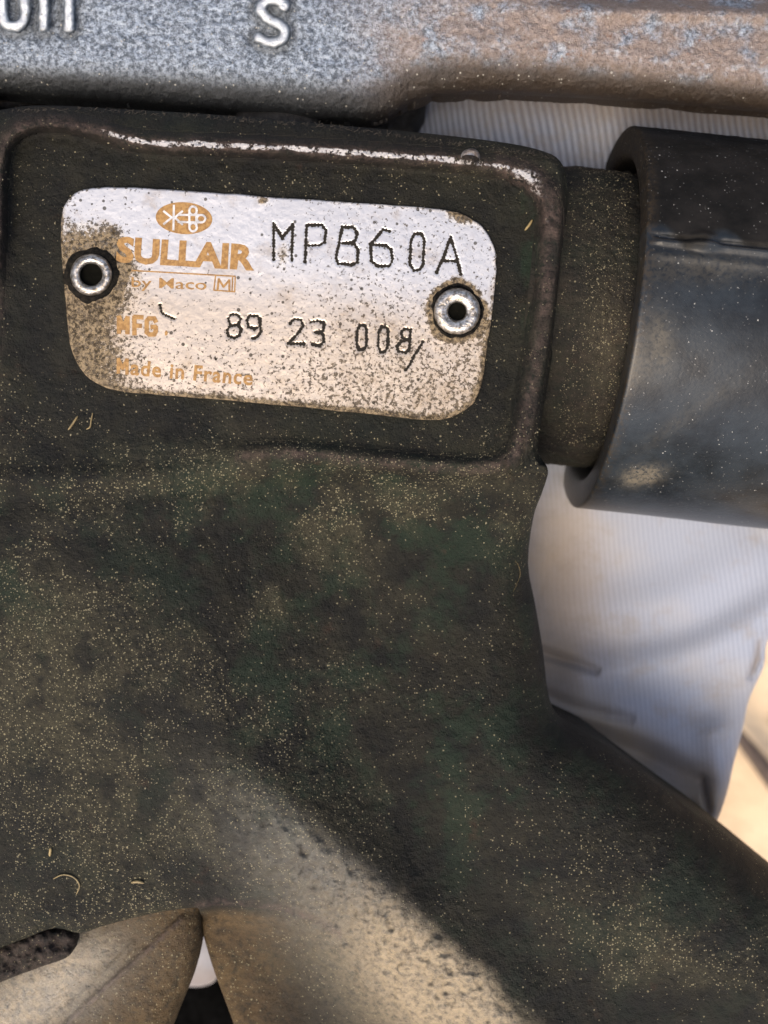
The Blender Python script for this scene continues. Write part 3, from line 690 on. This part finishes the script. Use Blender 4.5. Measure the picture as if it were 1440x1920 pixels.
# ------------------------------------------------------------------ loose fibres and straws (things one could pick off)
def tube_mesh(name, pts, rad, mat, sides=6, parent=None):
    P_ = np.array(pts, float); n = len(P_); T = np.gradient(P_, axis=0); T /= np.linalg.norm(T, axis=1)[:, None]+1e-12
    A = np.cross(T, np.array([0, 0, 1.0])+1e-3); A /= np.linalg.norm(A, axis=1)[:, None]+1e-12; B = np.cross(T, A)
    r = rad if np.ndim(rad) else np.full(n, rad)
    an = np.arange(sides)/sides*2*math.pi
    V = P_[:, None]+r[:, None, None]*(np.cos(an)[None, :, None]*A[:, None]+np.sin(an)[None, :, None]*B[:, None])
    idx = np.arange(n*sides).reshape(n, sides); nx = np.roll(idx, -1, 1)
    q = np.stack([idx[:-1], nx[:-1], nx[1:], idx[1:]], -1).reshape(-1, 4)
    return V.reshape(-1, 3), q
def strand(name, uv, r, mat, relief, lift=3.0):
    uv = smooth_poly(uv, 8, False); zz = relief.sample(uv[:, 0], uv[:, 1])+lift
    p = U(uv[:, 0], uv[:, 1], zz); n = len(p); rr = r*PX*(1-.6*np.abs(np.linspace(-1, 1, n))**3)
    V, q = tube_mesh(name, p, rr, mat); return put(name, raw_mesh(name, V, q), mat)
SG = 'loose straws and fibres lying on the casting'
for uv, r, lab in (
    ([(128, 806), (136, 795), (146, 780)], 2.2, 'short straw bit left of its twin below the lower left corner of the nameplate'),
    ([(162, 805), (169, 800), (171, 788), (174, 774)], 1.6, 'thin bent straw bit right of its twin below the lower left corner of the nameplate'),
    ([(984, 432), (992, 422), (998, 412)], 2.6, 'pale straw chip in the recess beside the right rim'),
    ([(100, 1648), (118, 1640), (138, 1645), (149, 1660), (143, 1677)], 1.6, 'curled straw fibre on the dusty lower left of the casting'),
    ([(93, 1605), (95, 1590)], 2.8, 'stubby pale straw crumb above the curled fibre at lower left'),
    ([(246, 1655), (258, 1653), (270, 1656)], 3.0, 'flat straw flake lying just above the arch edge'),
    ([(962, 1110), (975, 1080), (972, 1060), (966, 1052)], .3, 'fine pale hair near the right edge of the casting')):
    tag(strand('straw_fibre', uv, r, M_STRAW, R0), lab, 'straw', SG)
# fuzz of lint along the top edge of the casting: uncountable
VV = []; QQ = []; off = 0
for j in range(420):
    u0 = RNG.uniform(20, 1040); v0 = np.interp(u0, [0, 200, 600, 1040], [207, 206, 235, 295])+RNG.uniform(-2, 5)
    a_ = RNG.uniform(-math.pi, 0); L = RNG.uniform(3, 9); bx_ = RNG.uniform(-3, 3)
    uu = u0+np.linspace(0, 1, 5)*L*math.cos(a_)+bx_*np.linspace(0, 1, 5)**2; vv = v0+np.linspace(0, 1, 5)*L*math.sin(a_)
    zb = R0.sample(np.array([u0]), np.array([v0+2]))[0]; p = U(uu, vv, zb+np.linspace(0, 1, 5)*RNG.uniform(0, 7))
    V, q = tube_mesh('x', p, .35*PX, None, 3); VV.append(V); QQ.append(q+off); off += len(V)
lint = adopt(put('lint_fuzz', raw_mesh('lint_fuzz', np.vstack(VV), np.vstack(QQ)), M_LINT)); lint['kind'] = 'stuff'

# ------------------------------------------------------------------ cloth behind
CL = smooth_poly([(520, 40), (1660, 40), (1660, 1080), (1520, 1130), (1445, 1190), (1432, 1250), (1405, 1310), (1392, 1370), (1376, 1430), (1362, 1490), (1340, 1548),
                  (1300, 1600), (1150, 1640), (850, 1640), (800, 1300), (780, 800), (640, 420)], 4)
RC = Relief(CL, 3.4, -640); u, v = RC.u, RC.v
upper = sstep(560, 420, v)
# rib direction: nearly vertical, slanting a little
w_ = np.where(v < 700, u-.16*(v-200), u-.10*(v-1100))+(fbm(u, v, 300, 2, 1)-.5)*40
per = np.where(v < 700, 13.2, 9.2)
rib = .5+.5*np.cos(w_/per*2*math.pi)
z = -480+(fbm(u, v, 420, 2, 3)-.5)*70*(1-upper)
z += upper*(30+60*sstep(760, 1000, u))
def fold(pts, amp, wd, rnd=.0):
    d = dline(u, v, smooth_poly(pts, 5, False)); e = np.sin(np.clip(d[3], 0, 1)*math.pi)**.5
    return amp*np.exp(-(d[0]/wd)**2)*(1-rnd+rnd*e)
z += fold([(990, 1215), (1040, 1232), (1085, 1246), (1125, 1262)], -34, 10, 1)
z += fold([(1000, 1290), (1060, 1318), (1130, 1338), (1190, 1350)], -26, 11, 1)
z += fold([(1020, 1340), (1120, 1385), (1220, 1420), (1320, 1470)], -60, 24, .6)
z += fold([(1100, 1270), (1230, 1250), (1330, 1215), (1440, 1150), (1540, 1080)], 34, 50)
z += fold([(1010, 1130), (1120, 1150), (1280, 1120), (1440, 1030)], 20, 55, .7)
z += fold([(1010, 1190), (1150, 1200), (1300, 1170), (1440, 1095)], -12, 40, .8)
z += fold([(1150, 1310), (1290, 1320), (1400, 1290)], -28, 50, .6)
z += fold([(1340, 1380), (1350, 1460), (1338, 1540)], 22, 30)
z += fold([(1210, 1430), (1265, 1480), (1300, 1530)], -24, 26)
z += fold([(1425, 1195), (1420, 1235), (1405, 1275)], -26, 7, 1)+fold([(1318, 1452), (1324, 1490), (1331, 1530)], -26, 8, 1)
z -= (40-np.sqrt(np.maximum(1600-(40-np.clip(RC.d, 0, 40))**2, 0)))
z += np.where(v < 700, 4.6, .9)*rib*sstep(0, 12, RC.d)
stain_shade = np.clip(.9*fold([(1318, 1452), (1324, 1490), (1331, 1530)], 1, 6, .5)+.7*fold([(1425, 1200), (1418, 1235), (1408, 1265)], 1, 5, .5)+.35*gauss(u, v, 1060, 1100, 40, 110)+.5*gauss(u, v, 1150, 205, 330, 22, 4)+.22*gauss(u, v, 1270, 1470, 60, 26, 35), 0, .9)
tan = np.clip(.75*gauss(u, v, 1030, 1180, 70, 130)+.7*gauss(u, v, 1120, 1370, 130, 40, 25)+.6*gauss(u, v, 1240, 1470, 100, 40, 35)+.4*gauss(u, v, 1330, 1510, 40, 60)+.4*gauss(u, v, 1050, 1010, 60, 60)+.3*gauss(u, v, 1200, 195, 300, 20, 4), 0, .9)*(.6+.8*fbm(u, v, 90, 3, 2))
RC.finish(z, dict(tan=tan, rib=np.where(v < 700, rib, rib*.4+.4), stain_shade=stain_shade))
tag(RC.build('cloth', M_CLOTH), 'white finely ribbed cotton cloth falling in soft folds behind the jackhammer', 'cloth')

# white cloth scrap and an added black filler standing in for shade in the small gap at the bottom
RS = Relief(smooth_poly([(300, 1640), (420, 1640), (425, 1780), (412, 1822), (395, 1845), (350, 1850), (300, 1830)], 3), 5, -980)
z = -820+(fbm(RS.u, RS.v, 60, 2, 1)-.5)*30-(25-np.sqrt(np.maximum(625-(25-np.clip(RS.d, 0, 25))**2, 0))); RS.finish(z, dict(tan=0*z, rib=.5+0*z, stain_shade=.25+.5*sstep(1790, 1840, RS.v)))  # scrap's colour darkened downwards for the shade inside the gap
tag(RS.build('cloth_scrap', M_CLOTH), 'small white cloth scrap showing in the narrow gap under the arch', 'cloth')
RB = Relief(smooth_poly([(240, 1790), (330, 1800), (470, 1860), (560, 2000), (560, 2150), (240, 2150), (220, 1950)], 3), 6, -1250)
z = -1000+(fbm(RB.u, RB.v, 60, 2, 1)-.5)*30-(50-np.sqrt(np.maximum(2500-(50-np.clip(RB.d, 0, 50))**2, 0))); RB.finish(z)
tag(RB.build('gap_filler', M_BLACK), 'black filler piece added for the shade in the dark gap between the two lobes at the bottom', 'gap filler')

# ------------------------------------------------------------------ ground
def ground_material():
    n = NT('sunlit_sandy_ground')
    f = n.noise(300, 6, .7); g = n.noise(1400, 4, .6)
    col = n.mix(n.ramp(g, .35, .65), (.36, .25, .15), (.58, .46, .31)); col = n.mix(n.ramp(f, .55, .7), col, (.16, .12, .08))
    return n.set(color=col, rough=.9, normal=n.bump(f, 60, .6))
G = []
gz = -.26
me = bpy.data.meshes.new('ground')
xs = np.r_[-400, -40, -4, np.linspace(-.8, .8, 81), 4, 40, 400]; X, Y = np.meshgrid(xs, xs)
Z = gz+.008*(fbm((X+5)*1000, (Y+5)*1000, 90, 3, 2)-.5)*(np.hypot(X, Y) < 2)
idx = np.arange(X.size).reshape(X.shape)
q = np.stack([idx[:-1, :-1], idx[:-1, 1:], idx[1:, 1:], idx[1:, :-1]], -1).reshape(-1, 4)
g = put('ground', raw_mesh('ground', np.stack([X, Y, Z], -1).reshape(-1, 3), q), ground_material()); g['kind'] = 'structure'
# dark twig on the ground at the right edge
tw = smooth_poly([(1366, 1350), (1392, 1388), (1430, 1436), (1500, 1530)], 6, False)
p = U(tw[:, 0], tw[:, 1], np.full(len(tw), -2440.0)); V, q = tube_mesh('x', p, np.linspace(.0020, .0045, len(p)), None, 8)
tag(put('twig', raw_mesh('twig', V, q), simple('dark_bark', (.07, .05, .04), .8, 0, 20, 60)), 'dark twig lying on the sunlit sandy ground at the right edge', 'twig')
